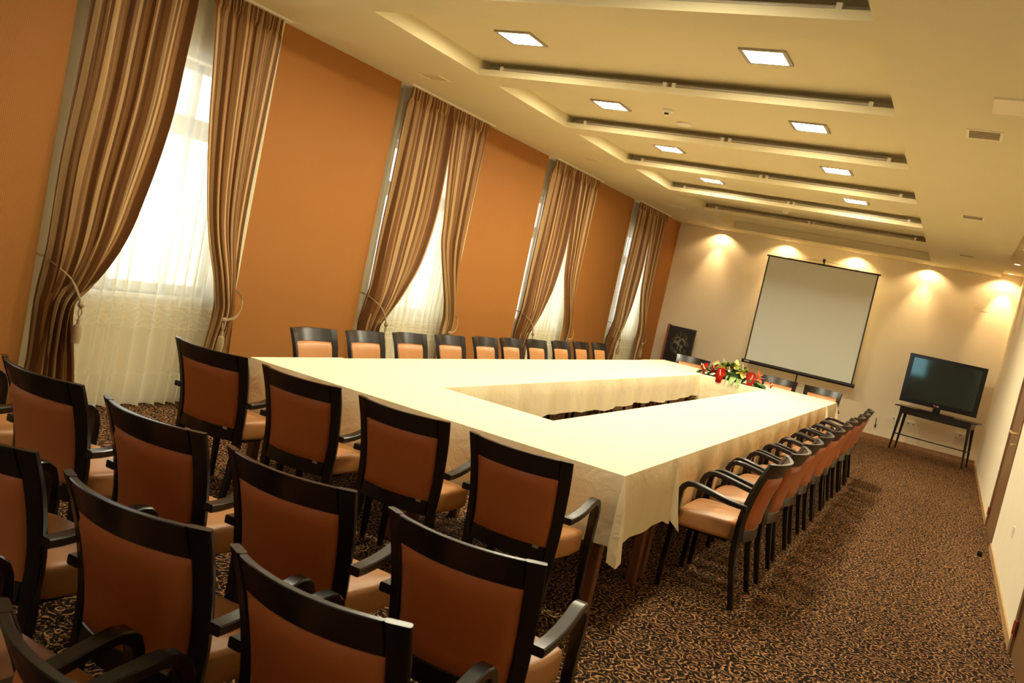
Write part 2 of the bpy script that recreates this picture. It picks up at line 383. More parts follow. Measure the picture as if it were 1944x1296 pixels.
# windows
for i, a in enumerate(BAYS):
    y0, y1 = a + WO, a + WO + WW; x0, x1 = XL - .20, XL - .14
    b = B()
    for q0, q1 in ((y0, y0 + .07), (y1 - .07, y1), (y0 + .42, y0 + .47), (y0 + .93, y0 + .98)): box(b, x0, x1, q0, q1, WZ0, WZ1)
    box(b, x0, x1, y0, y1, WZ0, WZ0 + .07); box(b, x0, x1, y0, y1, WZ1 - .06, WZ1); box(b, x0, x1, y0, y1, 2.05, 2.20)
    w = struct('window_%d' % (i + 1), b, M['frame_paint'])
    b = B(); box(b, XL - .175, XL - .165, y0 + .07, y1 - .07, WZ0 + .07, WZ1 - .06); obj('pane', b, M['glass'], w)
    b = B(); box(b, XL - .14, XL + .03, y0 - .03, y1 + .03, WZ0 - .03, WZ0); obj('window_sill', b, M['frame_paint'], w)

# ceiling with recessed trays, each with a cove at its far side
TX0, TX1 = -3.96, -0.70; TD = .125
TR = []
for k in range(-3, 6):
    y1 = 4.42 + 1.80 * k if k <= 4 else 13.42
    TR.append((y1 - 1.46, y1))
TR.append((13.80, 15.50))
b = B()
box(b, XL - .4, TX0, YF - .3, YB + .3, ZC, 3.40)
box(b, TX1, .34, YF - .3, YB + .3, ZC, 3.40)
box(b, TX0, TX1, YF - .3, YB + .3, ZC + TD, 3.40)
box(b, .34, XR + .3, YF - .3, YB + .3, 3.16, 3.40)
y = YF - .3
for j, (a, c) in enumerate(TR):
    box(b, TX0, TX1, y, a, ZC, ZC + TD + .01)
    y = c
    if j < len(TR) - 1:
        box(b, TX0, TX1, c, c + .012, ZC + .0121, ZC + .050)
        box(b, TX0, TX1, c, c + .17, ZC, ZC + .012)
        y = c + .17
box(b, TX0, TX1, y, YB + .3, ZC, ZC + TD + .01)
struct('ceiling', b, M['ceil'])

# square ceiling lamps
def lamp(x, y, label, mk):
    t = thing('ceiling_lamp', label, 'ceiling light', (x, y, ZC + TD), group='square ceiling lamps in the recessed trays')
    b = B(); h = .148; w = .026
    box(b, -h, h, -h, -h + w, -.012, 0); box(b, -h, h, h - w, h, -.012, 0); box(b, -h, -h + w, -h + w, h - w, -.012, 0); box(b, h - w, h, -h + w, h - w, -.012, 0)
    obj('lamp_frame', b, M['greypl'], t)
    b = B(); r = .121; c = .035; pts = []
    for sx, sy, a0 in ((1, 1, 0), (-1, 1, 90), (-1, -1, 180), (1, -1, 270)):
        for q in range(5):
            an = math.radians(a0 + q * 22.5); pts.append((sx * (r - c) + c * math.cos(an), sy * (r - c) + c * math.sin(an)))
    loft(b, [[Vector((px, py, z)) for px, py in pts] for z in (-.008, -.001)])
    obj('diffuser', b, M[mk], t); return t
NY = {1: 'nearest', 2: 'second', 3: 'third', 4: 'farthest'}
lamps = {}
for j, y in enumerate((3.74, 5.53, 7.36, 9.17, 11.02)):
    for s, x in (('window side', -3.23), ('right side', -1.455)):
        if j == 0: lab = 'added square ceiling lamp in the tray overhead, unseen above the picture edge, %s' % s  # unseen lamp pair, added to light the near end of the tables
        else: lab = 'square recessed ceiling lamp, %s row, %s one' % (s, NY[j])
        lamp(x, y, lab, 'lamp%d' % j)
# fluorescent tubes lying unlit in the coves
for j in range(3, 9):
    yc = TR[j][1] + .034
    ordn = ['nearest', 'second', 'third', 'fourth', 'fifth', 'sixth'][j - 3]
    for s, (x0, x1) in (('left', (-3.78, -2.33)), ('right', (-2.29, -.86))):
        t = thing('fluorescent_tube', 'unlit fluorescent tube in the %s ceiling cove from the camera, %s half' % (ordn, s), 'fluorescent tube', ((x0 + x1) / 2, yc, ZC + .045), group='unlit tubes in the ceiling coves')
        h = (x1 - x0) / 2
        b = B(); tube(b, [(-h + .03, 0, .02), (h - .03, 0, .02)], .014, 10); obj('glass_tube', b, M['tube'], t, 40)
        for sx in (-1, 1):
            b = B(); box(b, sx * h - (.03 if sx > 0 else 0), sx * h + (.03 if sx < 0 else 0), -.018, .018, -.03, .042); obj('lamp_holder', b, M['white'], t)
# air vents, detector and so on in the ceiling
def vent(x, y, w, d, label, mat='darkgrille', z=ZC, n=6, name='ceiling_vent', group='small air vents in the ceiling'):
    t = thing(name, label, 'air vent', (x, y, z), group=group)
    b = B(); f = .018
    for q in ((-w/2, w/2, -d/2, -d/2 + f), (-w/2, w/2, d/2 - f, d/2), (-w/2, -w/2 + f, -d/2 + f, d/2 - f), (w/2 - f, w/2, -d/2 + f, d/2 - f)): box(b, *q, -.006, 0)
    obj('vent_frame', b, M['plaster'], t)
    b = B(); box(b, -w/2 + f, w/2 - f, -d/2 + f, d/2 - f, -.001, 0)
    for k in range(n):
        yy = -d/2 + f + (k + .5) * (d - 2 * f) / n; box(b, -w/2 + f, w/2 - f, yy - .005, yy + .004, -.005, -.001)
    obj('vent_grille', b, M[mat], t)
for x, y, lab in ((-.165, 6.47, 'small grey ceiling vent on the right, nearest of three'), (-.175, 10.15, 'small grey ceiling vent on the right, middle of three'), (-.19, 13.85, 'small grey ceiling vent on the right, farthest of three')):
    vent(x, y, .22, .25, lab)
for x, y, lab in ((-4.57, 6.47, 'pale square vent in the ceiling above the second window'), (-4.47, 9.92, 'pale square vent in the ceiling above the third window'), (-4.43, 13.54, 'pale square vent in the ceiling above the farthest window')):
    vent(x, y, .22, .22, lab, mat='ceil')
b = B(); box(b, -.20, .20, -.16, .16, -.014, 0); bmesh.ops.bevel(b, geom=b.edges, offset=.006, segments=1)
o = obj('access_panel', b, M['plaster']); o.location = (.06, 5.70, ZC + .001); tag(o, 'rectangular pinkish plate on the ceiling at the right edge, nearest the camera', 'ceiling panel')
t = thing('smoke_detector', 'small smoke detector with a dark slot on the ceiling beside a square lamp', 'smoke detector', (-2.66, 7.30, ZC + TD))
b = B(); lathe(b, [(.055, 0), (.055, -.02), (.045, -.03), (.028, -.034), (.026, -.05), (.02, -.054)][::-1], 20); obj('housing', b, M['white'], t, 35)
b = B(); box(b, -.018, .018, -.034, -.022, -.05, -.036); obj('sensor_slot', b, M['black'], t)
b = B(); lathe(b, [(.075, 0), (.075, -.012), (.06, -.02)][::-1], 24)
o = obj('ceiling_disc', b, M['white'], None, 35); o.location = (-2.66, 7.80, ZC + TD); tag(o, 'flat round disc on the ceiling behind the smoke detector', 'ceiling speaker')
b = B(); lathe(b, [(.05, 0), (.05, -.02), (.03, -.04)][::-1], 18)
o = obj('ceiling_sensor', b, M['white'], None, 35); o.location = (-2.62, 12.95, ZC + TD); tag(o, 'tiny round sensor on the ceiling in front of the back wall', 'sensor')
vent(.50, 11.35, .26, 1.1, 'long slatted air grille in the raised ceiling strip at the top right', n=10, z=3.16, name='air_grille', group=None)
# recessed spotlights
def downlight(x, y, z, label, grp, name='recessed_spotlight', mat='spotlamp'):
    t = thing(name, label, 'spotlight', (x, y, z), group=grp)
    b = B(); loft(b, [[Vector((r * math.cos(2 * PI * k / 20), r * math.sin(2 * PI * k / 20), zz)) for k in range(20)] for r, zz in ((.045, 0), (.045, -.006), (.034, -.006), (.034, -.001))], cap=False)
    obj('trim_ring', b, M['silver'], t, 40)
    b = B(); lathe(b, [(.032, -.003), (.032, -.001)], 20); obj('lamp_face', b, M[mat], t)
def spot(x, y, z, tx, ty, tz, power, ang, blend, col=(1, .68, .35), r=.02):
    d = bpy.data.lights.new('spot_light', 'SPOT'); d.energy = power * .5; d.spot_size = math.radians(ang); d.spot_blend = blend; d.color = col; d.shadow_soft_size = r
    o = bpy.data.objects.new('spot_light', d); COL.objects.link(o); o.location = (x, y, z)
    o.rotation_euler = (Vector((tx, ty, tz)) - Vector((x, y, z))).to_track_quat('-Z', 'Y').to_euler()
SPX = [-4.29, -3.085, -1.88, -.70]
for i, x in enumerate(SPX):
    downlight(x, 16.03, ZC, 'recessed spotlight over the cream end wall, %s from the window side' % ['first', 'second', 'third', 'fourth'][i], 'spotlights washing the end wall', mat='spotdim')
    spot(x, 16.03, ZC - .01, x, 16.2, 1.2, 24, 132, .5, r=.012)
    spot(x, 16.03, ZC - .01, x - .10, 16.2, 2.0, 40, 44, .9, r=.012)
    spot(x, 15.98, ZC - .01, x, 16.2, .8, 42, 64, 1.0, r=.02)
for i, y in enumerate((15.96, 14.43, 12.6)):
    downlight(.47, y, 3.16, 'recessed spotlight in the raised strip beside the right wall, %s' % ['in the far corner', 'second from the corner', 'third from the corner'][i], 'spotlights in the raised strip')
    if i == 0:
        spot(.42, 16.0, 3.14, .42, 16.2, 1.2, 24, 132, .5, r=.012); spot(.44, 15.95, 3.14, .47, 16.25, 2.2, 85, 46, .8, r=.012)
    else: spot(.49, y, 3.14, .60, y, 1.2, 16, 90, .6)

# ------------------------------------------------------------------ curtains
def curtain(name, label, Y0, inner, outer, amp, nf, seed, tie_z, far):
    """inner/outer: tables z -> offset in y from the bay start"""
    rnd = random.Random(seed); nu, nv = 150, 90
    ph = [rnd.uniform(0, 6.28) for _ in range(6)]
    inner = sorted(inner); outer = sorted(outer)
    b = B(); uvl = b.loops.layers.uv.new('UVMap'); V = []
    zt = ZC - .005; W = 1.35
    wtop = abs(spl(inner, zt) - spl(outer, zt))
    for j in range(nv + 1):
        z = zt + (0.015 - zt) * j / nv
        yi, yo = Y0 + spl(inner, z), Y0 + spl(outer, z)
        w = abs(yi - yo)
        row = []
        tt = max(0.0, 1 - abs(z - tie_z) / .35)                 # gathered near the tie
        A = amp * (1.0 + .35 * tt) * min(1.0, .25 + (zt - z) / .25)
        for i in range(nu + 1):
            s = i / nu
            # folds gather toward the outer side going down
            g = s + .025 * math.sin(2 * PI * s * 2 + ph[0]) * (1 - tt)
            yy = yo + (yi - yo) * g
            fph = 2 * PI * nf * s + ph[1] + .5 * math.sin(3.1 * s * 2 + ph[2] + z * .6)
            dx = A * math.sin(fph) + A * .5 * math.sin(fph * 2.13 + ph[3] + z * .5)
            if z > zt - .12: dx = dx * .5 + .012 * math.sin(2 * PI * s * 34)
            yy += A * .35 * math.cos(fph) * (1 - .3 * tt)
            sw = .05 * math.exp(-((z - tie_z - .25) / .35) ** 2) * math.sin(PI * s)      # belly above the tie
            x = -5.07 + dx + sw - .03 * tt * (1 - math.sin(PI * s))
            x = max(x, -5.145)
            row.append(b.verts.new((x, yy, z)))
        V.append(row)
    for j in range(nv):
        for i in range(nu):
            f = b.faces.new((V[j][i], V[j][i + 1], V[j + 1][i + 1], V[j + 1][i])); f.smooth = True
            for lp, (ii, jj) in zip(f.loops, ((i, j), (i + 1, j), (i + 1, j + 1), (i, j + 1))):
                lp[uvl].uv = (ii / nu * W / .40, jj / nv)
    o = obj(name, b, M['curtain'], recalc=False); tag(o, label, 'curtain', 'striped window curtains'); return o
def tieback(Y0, hook, knot, outer_y, label, far):
    """cord from a wall hook round the curtain to a knot with a hanging tassel"""
    t = thing('curtain_tieback', label, 'curtain tieback', (-5.0, Y0 + knot[0], knot[1]), group='tasselled cord tiebacks')
    ox, oy, oz = -5.0, Y0 + knot[0], knot[1]
    hy, hz = Y0 + hook[0] - oy, hook[1] - oz
    for d in (0, .015):
        b = B()
        if not far: pts = [(-.20, hy, hz), (-.08, hy - .055, hz - .01), (.03, hy * .75, hz * .66), (.045, hy * .35, hz * .30 + d), (.03, 0, d)]
        else: pts = [(-.14, hy, hz), (-.02, hy + .01, hz * .75), (.03, hy * .85, hz * .4), (.05, hy * .5, hz * .08 + d), (.04, 0, d * .5)]
        P = []
        for q in range(len(pts) - 1):
            for r in range(6):
                s = r / 6; P.append(tuple(pts[q][c] + (pts[q + 1][c] - pts[q][c]) * s for c in range(3)))
        P.append(pts[-1])
        for _ in range(4): P = [P[0]] + [tuple((P[k-1][c] + 2 * P[k][c] + P[k+1][c]) / 4 for c in range(3)) for k in range(1, len(P) - 1)] + [P[-1]]
        tube(b, P, .0052, 6); obj('cord', b, M['cord'], t, 60)
    b = B(); lathe(b, [(.006, -.022), (.018, -.012), (.021, 0), (.018, .012), (.006, .02)], 12, (.032, 0, .005))
    tube(b, [(.032, -.004, -.01), (.036, -.016, -.045), (.034, 0, -.08)], .005, 6); tube(b, [(.032, .004, -.01), (.036, .014, -.045), (.034, 0, -.08)], .005, 6)
    obj('knot', b, M['cord'], t, 50)
    b = B(); lathe(b, [(.026, -.245), (.029, -.2), (.026, -.15), (.022, -.128), (.014, -.125), (.010, -.11), (.013, -.095), (.006, -.078)], 14, (.034, 0, 0))
    obj('tassel', b, M['cord'], t, 50)
    b = B(); tube(b, [(-.30 if not far else -.15, hy, hz), (-.19 if not far else -.125, hy, hz)], [.010, .007], 8); obj('wall_hook', b, M['brass'], t, 40)
nearA = [(3.095, .83), (2.95, .825), (2.49, .795), (2.17, .775), (1.85, .725), (1.55, .655), (1.285, .575), (1.05, .455), (.88, .335), (.77, .245), (.50, .285), (.25, .335), (0, .36)]
nearB = [(3.095, .87), (2.4, .91), (1.89, .90), (1.43, .78), (1.15, .60), (1.0, .49), (.85, .36), (.75, .28), (.5, .30), (0, .36)]
nearO = [(3.095, .07), (2.2, .05), (1.7, .03), (1.2, .03), (.77, .03), (.4, -.0 + .02), (0, .0)]
farA = [(3.095, .93), (2.97, .945), (2.48, 1.015), (2.19, 1.055), (1.71, 1.145), (1.34, 1.245), (.99, 1.385), (.79, 1.455), (.54, 1.42), (.25, 1.37), (0, 1.35)]
farB = [(3.095, .885), (2.5, .97), (1.91, 1.08), (1.69, 1.12), (1.25, 1.33), (.91, 1.49), (.75, 1.50), (.5, 1.46), (0, 1.42)]
farO = [(3.095, 1.62), (2.5, 1.60), (1.5, 1.585), (1.0, 1.62), (.78, 1.66), (.45, 1.675), (0, 1.68)]
WN = ['behind the camera', 'nearest the camera', 'second from the camera', 'third from the camera', 'farthest from the camera']
for i, a in enumerate(BAYS):
    if i == 0: continue
    A = i == 1
    curtain('curtain', 'brown and gold striped curtain, left half, on the window %s' % WN[i], a, nearA if A else nearB, nearO, .034, 5, 11 + i, .77, False)
    curtain('curtain', 'brown and gold striped curtain, right half, on the window %s' % WN[i], a, farA if A else farB, farO, .026, 4, 31 + i, .76, True)
    tieback(a, (.10, 1.045), (.235 if A else .27, .775), 0, 'beige cord and tassel tying the left curtain of the window %s' % WN[i], False)
    tieback(a, (1.665, .98), (1.475 if A else 1.50, .73), 0, 'beige cord and tassel tying the right curtain of the window %s' % WN[i], True)
# sheers
for i, a in enumerate(BAYS):
    rnd = random.Random(50 + i); b = B(); uvl = b.loops.layers.uv.new('UVMap'); nu, nv = 170, 40; V = []
    ph = [rnd.uniform(0, 6.28) for _ in range(5)]
    for j in range(nv + 1):
        z = 3.09 - 3.07 * j / nv; row = []
        am = .018 + .030 * (j / nv)
        for k in range(nu + 1):
            s = k / nu
            f = 2 * PI * 13 * s + 1.6 * math.sin(2 * PI * s * 2.3 + ph[0]) + .3 * math.sin(z * 1.3 + ph[1])
            x = -5.205 + am * math.sin(f) * .9
            yy = a + .12 + (BW - .17) * s + am * .45 * math.cos(f)
            row.append(b.verts.new((x, yy, z)))
        V.append(row)
    for j in range(nv):
        for k in range(nu):
            f = b.faces.new((V[j][k], V[j][k + 1], V[j + 1][k + 1], V[j + 1][k])); f.smooth = True
            for lp, (kk, jj) in zip(f.loops, ((k, j), (k + 1, j), (k + 1, j + 1), (k, j + 1))): lp[uvl].uv = (kk / nu * 2.6, 3.09 - 3.07 * jj / nv)
    o = obj('sheer_curtain', b, M['sheer'], recalc=False); tag(o, 'white translucent net curtain with embroidered band at the window %s' % WN[i], 'net curtain', 'net curtains')
    b = B(); box(b, -5.29, -5.03, a + .02, a + BW - .02, 3.085, ZC)
    o = obj('curtain_rail', b, M['white']); tag(o, 'white rail at the ceiling over the window %s' % WN[i], 'curtain rail', 'curtain rails')

# ------------------------------------------------------------------ tables and cloths
def table(x0, x1, y0, y1, label):
    t = thing('conference_table', label, 'table', ((x0 + x1) / 2, (y0 + y1) / 2, 0), group='tables hidden under the cream cloths')
    hx, hy = (x1 - x0) / 2, (y1 - y0) / 2
    b = B(); box(b, -hx, hx, -hy, hy, .718, .742); obj('table_top', b, M['brownwood'], t)
    b = B()
    for q in ((-hx + .04, hx - .04, -hy + .045, -hy + .065), (-hx + .04, hx - .04, hy - .065, hy - .045), (-hx + .045, -hx + .065, -hy + .066, hy - .066), (hx - .065, hx - .045, -hy + .066, hy - .066)): box(b, *q, .65, .7175)
    obj('table_apron', b, M['brownwood'], t)
    for sx in (-1, 1):
        for sy in (-1, 1):
            b = B(); cx, cy = sx * (hx - .065), sy * (hy - .065)
            loft(b, [rrect(Vector((cx, cy, z)), Vector((1, 0, 0)), Vector((0, 1, 0)), r, r, .005) for z, r in ((0.001, .027), (.05, .027), (.7175, .031))]); obj('table_leg', b, M['brownwood'], t, 30)
    return t
TXL, TXR, TY0, TY1 = -3.655, -1.235, 3.895, 12.14
IXL, IXR, IY0, IY1 = -2.835, -2.03, 4.765, 11.16
e = .012
table(TXL + e, -2.448, TY0 + e, IY0 - e, 'brown wooden table under the near end cloth, window side')
table(-2.442, TXR - e, TY0 + e, IY0 - e, 'brown wooden table under the near end cloth, right side, leg showing by the corner')
table(TXL + e, -2.448, IY1 + e, TY1 - e, 'brown wooden table under the far end cloth, window side')
table(-2.442, TXR - e, IY1 + e, TY1 - e, 'brown wooden table under the far end cloth, right side')
seg = (IY1 - IY0) / 4
on = ['first', 'second', 'third', 'fourth']
for k in range(4):
    ya, yb = IY0 + seg * k, IY0 + seg * (k + 1)
    table(TXL + e, IXL - e, ya - .006, yb - .014, 'brown wooden table under the window side cloth, %s from the near end' % on[k])
    table(IXR + e, TXR - e, ya - .006, yb - .014, 'brown wooden table under the right side cloth, %s from the near end' % on[k])
def cloth(label, x0, x1, y0, y1, ztop, sides, seed, hem=.41, pleats=()):
    """sides: dict of side -> hang (True) ; perimeter goes counter-clockwise, corner drapes where both sides hang"""
    rnd = random.Random(seed); b = B()
    # top surface grid
    nx = max(4, int((x1 - x0) / .04)); ny = max(4, int((y1 - y0) / .04))
    G = [[b.verts.new((x0 + (x1 - x0) * i / nx, y0 + (y1 - y0) * j / ny, ztop + (rnd.uniform(-.0008, .0012) if 0 < i < nx and 0 < j < ny else -.002))) for i in range(nx + 1)] for j in range(ny + 1)]
    for j in range(ny):
        for i in range(nx): b.faces.new((G[j][i], G[j][i + 1], G[j + 1][i + 1], G[j + 1][i]))
    per = {'s': [G[0][i] for i in range(nx + 1)], 'e': [G[j][nx] for j in range(ny + 1)], 'n': [G[ny][i] for i in range(nx, -1, -1)], 'w': [G[j][0] for j in range(ny, -1, -1)]}
    nrm = {'s': Vector((0, -1, 0)), 'e': Vector((1, 0, 0)), 'n': Vector((0, 1, 0)), 'w': Vector((-1, 0, 0))}
    order = 'senw'
    # runs of consecutive hanging sides
    start = [s for s in order if s in sides and order[(order.index(s) - 1) % 4] not in sides] or ['s']
    done = set()
    for st in start:
        pts = []; s = st
        while s in sides and s not in done:
            done.add(s); vs = per[s]
            first = not pts
            for k, v in enumerate(vs):
                if k == 0 and not first: continue
                last = k == len(vs) - 1; nxt = order[(order.index(s) + 1) % 4]
                if last and nxt in sides and nxt not in done:
                    for q in (0, .25, .5, .75, 1):
                        n = (nrm[s] * (1 - q) + nrm[nxt] * q).normalized(); pts.append((v, n, 4 * q * (1 - q), s))
                else: pts.append((v, nrm[s], 0, s))
            s = order[(order.index(s) + 1) % 4]
        rows = 9; prev = [p[0] for p in pts]; d = 0
        dist = [0]
        for p, q in zip(pts, pts[1:]): dist.append(dist[-1] + (p[0].co - q[0].co).length)
        ph = [rnd.uniform(0, 6) for _ in range(6)]
        zb0 = ztop - hem + .06
        for r in range(1, rows + 1):
            t = r / rows; cur = []
            for (v, n, cn, sd), dd in zip(pts, dist):
                fold = .013 * math.sin(dd * 9.5 + ph[0] + 1.2 * math.sin(dd * 2.1 + ph[1])) + .006 * math.sin(dd * 23 + ph[2])
                off = .004 + .012 * min(1, t * 3) + (fold + .008) * t
                drop = (ztop - hem) * t
                drop += t * (.012 * math.sin(dd * 3.1 + ph[3]) + .006 * math.sin(dd * 11 + ph[4]))
                off += cn * .085 * t ** .9; drop += cn * .075 * t
                for (ps, pd) in pleats:
                    if ps == sd:
                        dl = (v.co.y if sd in 'ew' else v.co.x) - pd
                        g = math.exp(-(dl / .065) ** 2); off += .045 * g * t * max(0, t - .1); drop += .03 * g * t
                cur.append(b.verts.new(v.co + n * off + Vector((0, 0, -drop))))
            for k in range(len(pts) - 1):
                vs = [prev[k], prev[k + 1], cur[k + 1], cur[k]]
                if prev[k] is prev[k + 1]: vs = [prev[k], cur[k + 1], cur[k]]
                b.faces.new(vs)
            prev = cur
    bmesh.ops.recalc_face_normals(b, faces=b.faces)
    for f in b.faces: f.smooth = True
    for ed in b.edges:
        if len(ed.link_faces) == 2 and ed.calc_face_angle(0) > math.radians(40): ed.smooth = False
    o = obj('tablecloth', b, M['cloth'], recalc=False); tag(o, label, 'tablecloth', 'cream tablecloths')
    return o
cloth('long cream tablecloth over the window side wing of the tables', TXL, IXL, IY0 - .05, IY1 + .02, .7445, 'ew', 2, hem=.46)
cloth('long cream tablecloth over the right side wing of the tables', IXR, TXR, IY0 - .05, IY1 + .02, .7445, 'ew', 3, hem=.43)
cloth('cream tablecloth over the near end, hanging in a pointed corner', TXL - .006, TXR + .006, TY0, IY0, .7485, 'sewn', 4, hem=.41, pleats=(('e', IY0 - .05),))
cloth('cream tablecloth over the far end under the flowers', TXL - .006, TXR + .006, IY1 - .01, TY1, .7485, 'sewn', 5, hem=.42)

# ------------------------------------------------------------------ chairs
# local frame: +y is where the sitter faces, origin on the floor below the seat; top of the back at y = -0.28
YO = -.28
POST = [(0, .045), (.12, .068), (.25, .092), (.38, .108), (.50, .108), (.62, .085), (.74, .048), (.85, 0)]   # z -> y (relative to YO)
def py(z): return YO + spl(POST, z)
SAG = .060
def sag(x): return -SAG * max(-.3, 1 - (x / .235) ** 2)
def outer(z): return interp([(0, .222), (.40, .226), (.62, .238), (.85, .256)], z)
def pwid(z): return interp([(0, .030), (.40, .046), (.62, .049), (.85, .058)], z)
def make_chair():
    t = thing('armchair', 'x', 'chair')
    for s in (-1, 1):
        b = B(); rings = []
        for k in range(19):
            z = .85 * k / 18; w = pwid(z); bl = max(0, min(1, (z - .3) / .12)); xc = outer(z) - w / 2; c = Vector((s * xc, py(z) + sag(xc) * bl, z))
            th = interp([(0, .014), (.35, .019), (.60, .015), (.85, .0112)], z)
            tg = Vector((0, py(min(z + .02, .85)) - py(max(z - .02, 0)), min(z + .02, .85) - max(z - .02, 0))).normalized()
            X = Vector((1, s * .46 * bl, 0)).normalized()
            Y = Vector((-X.y, X.x, 0)) * (1 / max(.8, tg.z))
            rings.append(rrect(c, X, Y, w / 2, th, .004))
        loft(b, rings); obj('rear_leg', b, M['ebony'], t, 30)
    def slab(z0, z1, hw0, hw1, th, nz=4, dy=0, ch=.003):
        """curved rail following the back"""
        b = B(); nx = 18; rings = []
        for i in range(nx + 1):
            q = -1 + 2 * i / nx; ring = []
            prof = [(z0 + ch, -th), (z1 - ch, -th), (z1, -th + ch), (z1, th - ch), (z1 - ch, th), (z0 + ch, th), (z0, th - ch), (z0, -th + ch)]
            for z, o_ in prof:
                f = (z - z0) / (z1 - z0); x = q * (hw0 + (hw1 - hw0) * f)
                ring.append(Vector((x, py(z) + sag(x) + dy + o_, z)))
            rings.append(ring)
        loft(b, rings); return b
    obj('crest_rail', slab(.757, .849, .1985, .2005, .011), M['ebony'], t, 30)
    obj('lower_rail', slab(.372, .440, .1825, .184, .012), M['ebony'], t, 30)
    # upholstered back: pillow shape on both faces
    b = B(); nx, nz = 16, 12
    z0, z1 = .4405, .7565; F = {}
    for sd in (-1, 1):
        for i in range(nx + 1):
            for j in range(nz + 1):
                q = -1 + 2 * i / nx; f = j / nz; z = z0 + (z1 - z0) * f; x = q * (.184 + .0155 * f)
                ed = min(1, (1 - abs(q)) / .09, ) ** .5 * min(1, f / .05, (1 - f) / .05) ** .5
                F[sd, i, j] = b.verts.new((x, py(z) + sag(x) + sd * (.008 + .014 * ed), z))
        for i in range(nx):
            for j in range(nz): b.faces.new((F[sd, i, j], F[sd, i + 1, j], F[sd, i + 1, j + 1], F[sd, i, j + 1]))
    for i in range(nx):
        for j in (0, nz): b.faces.new((F[-1, i, j], F[-1, i + 1, j], F[1, i + 1, j], F[1, i, j]))
    for j in range(nz):
        for i in (0, nx): b.faces.new((F[-1, i, j], F[-1, i, j + 1], F[1, i, j + 1], F[1, i, j]))
    bmesh.ops.recalc_face_normals(b, faces=b.faces)
    for f in b.faces: f.material_index = 1 if f.calc_center_median().y < py(f.calc_center_median().z) + sag(f.calc_center_median().x) else 0  # rear face gets the shade-darkened leather copy
    obj('back_cushion', b, [M['leather'], M['leather_back_shaded']], t, 50)
    # seat
    b = B(); n = 48
    def seat_ring(z, ins):
        r = []
        for k in range(n):
            a = 2 * PI * k / n; ca, sa = math.cos(a), math.sin(a)
            p = 2 / 7.0
            x = math.copysign(abs(ca) ** p, ca); y = math.copysign(abs(sa) ** p, sa)
            hw = (.222 + .008 * y) - ins; hy = .165 - ins
            yy = .012 + y * hy
            if y < 0: yy -= 0.0
            r.append(Vector((x * hw * (1 if y > -.5 else .93), yy, z - (.010 * max(0, y) ** 3 if z > .42 else 0))))
        return r
    loft(b, [seat_ring(z, i) for z, i in ((.368, .008), (.374, .001), (.39, 0), (.450, .0), (.462, .004), (.469, .013), (.4725, .035), (.474, .10))])
    obj('seat', b, M['leather'], t, 55)
    b = B(); box(b, -.165, .165, -.120, .120, .345, .3675); obj('seat_frame', b, M['ebony'], t)
    # front legs and arms
    for s in (-1, 1):
        b = B(); rings = []
        for z, r, y in ((0, .013, .186), (.2, .016, .180), (.385, .019, .172)):
            rings.append(rrect(Vector((s * .245, y, z)), Vector((1, 0, 0)), Vector((0, 1, 0)), r, r, .004))
        loft(b, rings); obj('front_leg', b, M['ebony'], t, 30)
        path = [(-.205, .584), (-.16, .583), (-.11, .587), (-.05, .597), (.01, .609), (.07, .620), (.105, .624), (.135, .618), (.157, .600), (.169, .572), (.173, .53), (.173, .46), (.172, .386)]
        b = B(); rings = []; xs = [.254, .254, .256, .258, .256, .252, .250, .249, .248, .247, .246, .245, .245]
        for k, (y, z) in enumerate(path):
            a = Vector((0, *path[max(0, k - 1)])); c = Vector((0, *path[min(len(path) - 1, k + 1)])); tg = (c - a).normalized()
            X = Vector((1, 0, 0)); Y = X.cross(tg)
            hw = .022 if k < 8 else (.021 if k < 11 else .019); th = .0145 if k < 7 else .0165 if k < 10 else .019
            rings.append(rrect(Vector((s * xs[k], y, z)), X, Y, hw, th, .004))
        loft(b, rings); obj('armrest', b, M['ebony'], t, 40)
    b = B(); x = .145; yy = py(.432) + sag(x) - .0135; yy = py(.44) + sag(x) - .0175; box(b, x - .014, x + .014, yy - .0035, yy + .003, .432, .444); obj('maker_tag', b, M['silver'], t)
    return t
proto = make_chair(); used = [False]
def chair(x, y, rz, label, group):
    """x, y: middle of the top edge of the back; rz: heading of the sitter (0 = +y)"""
    off = Matrix.Rotation(rz, 3, 'Z') @ Vector((0, YO, 0))
    loc = (x - off.x, y - off.y, 0)
    if not used[0]:
        used[0] = True; proto.location = loc; proto.rotation_euler = (0, 0, rz); proto['label'] = label; proto['group'] = group; return
    dup(proto, loc, rz, label, group)
desc = 'dark armchair with orange pads'
R = math.radians
og = ['leftmost', 'second from the left', 'third from the left', 'rightmost']
for k, (x, y, a) in enumerate(((-3.450, 3.365, 3.5), (-2.815, 3.365, 1.5), (-2.18, 3.365, 3), (-1.542, 3.345, 1))):
    chair(x, y, R(a), desc + ' at the near table end, %s of four' % og[k], 'chairs at the near end of the tables')
for k, (x, y, a) in enumerate(((-3.63, 2.09, 0), (-2.995, 2.10, -1.5), (-2.349, 2.085, 0), (-1.711, 2.075, 2.5), (-1.068, 2.078, 2))):
    chair(x, y, R(a), desc + ', first free row, %s' % ['cut off at the left picture edge', 'below the striped curtain', 'second whole one', 'third whole one', 'rightmost'][k], 'chairs in the free row behind the table end')
for k, (x, y, a) in enumerate(((-2.33, 1.475, 1), (-1.675, 1.475, 2.5), (-1.083, 1.47, -.5))):
    chair(x, y, R(a), desc + ', second free row, %s' % ['cut by the left picture edge', 'middle one, lower left', 'rightmost, cut by the bottom picture edge'][k], 'chairs in the second free row')
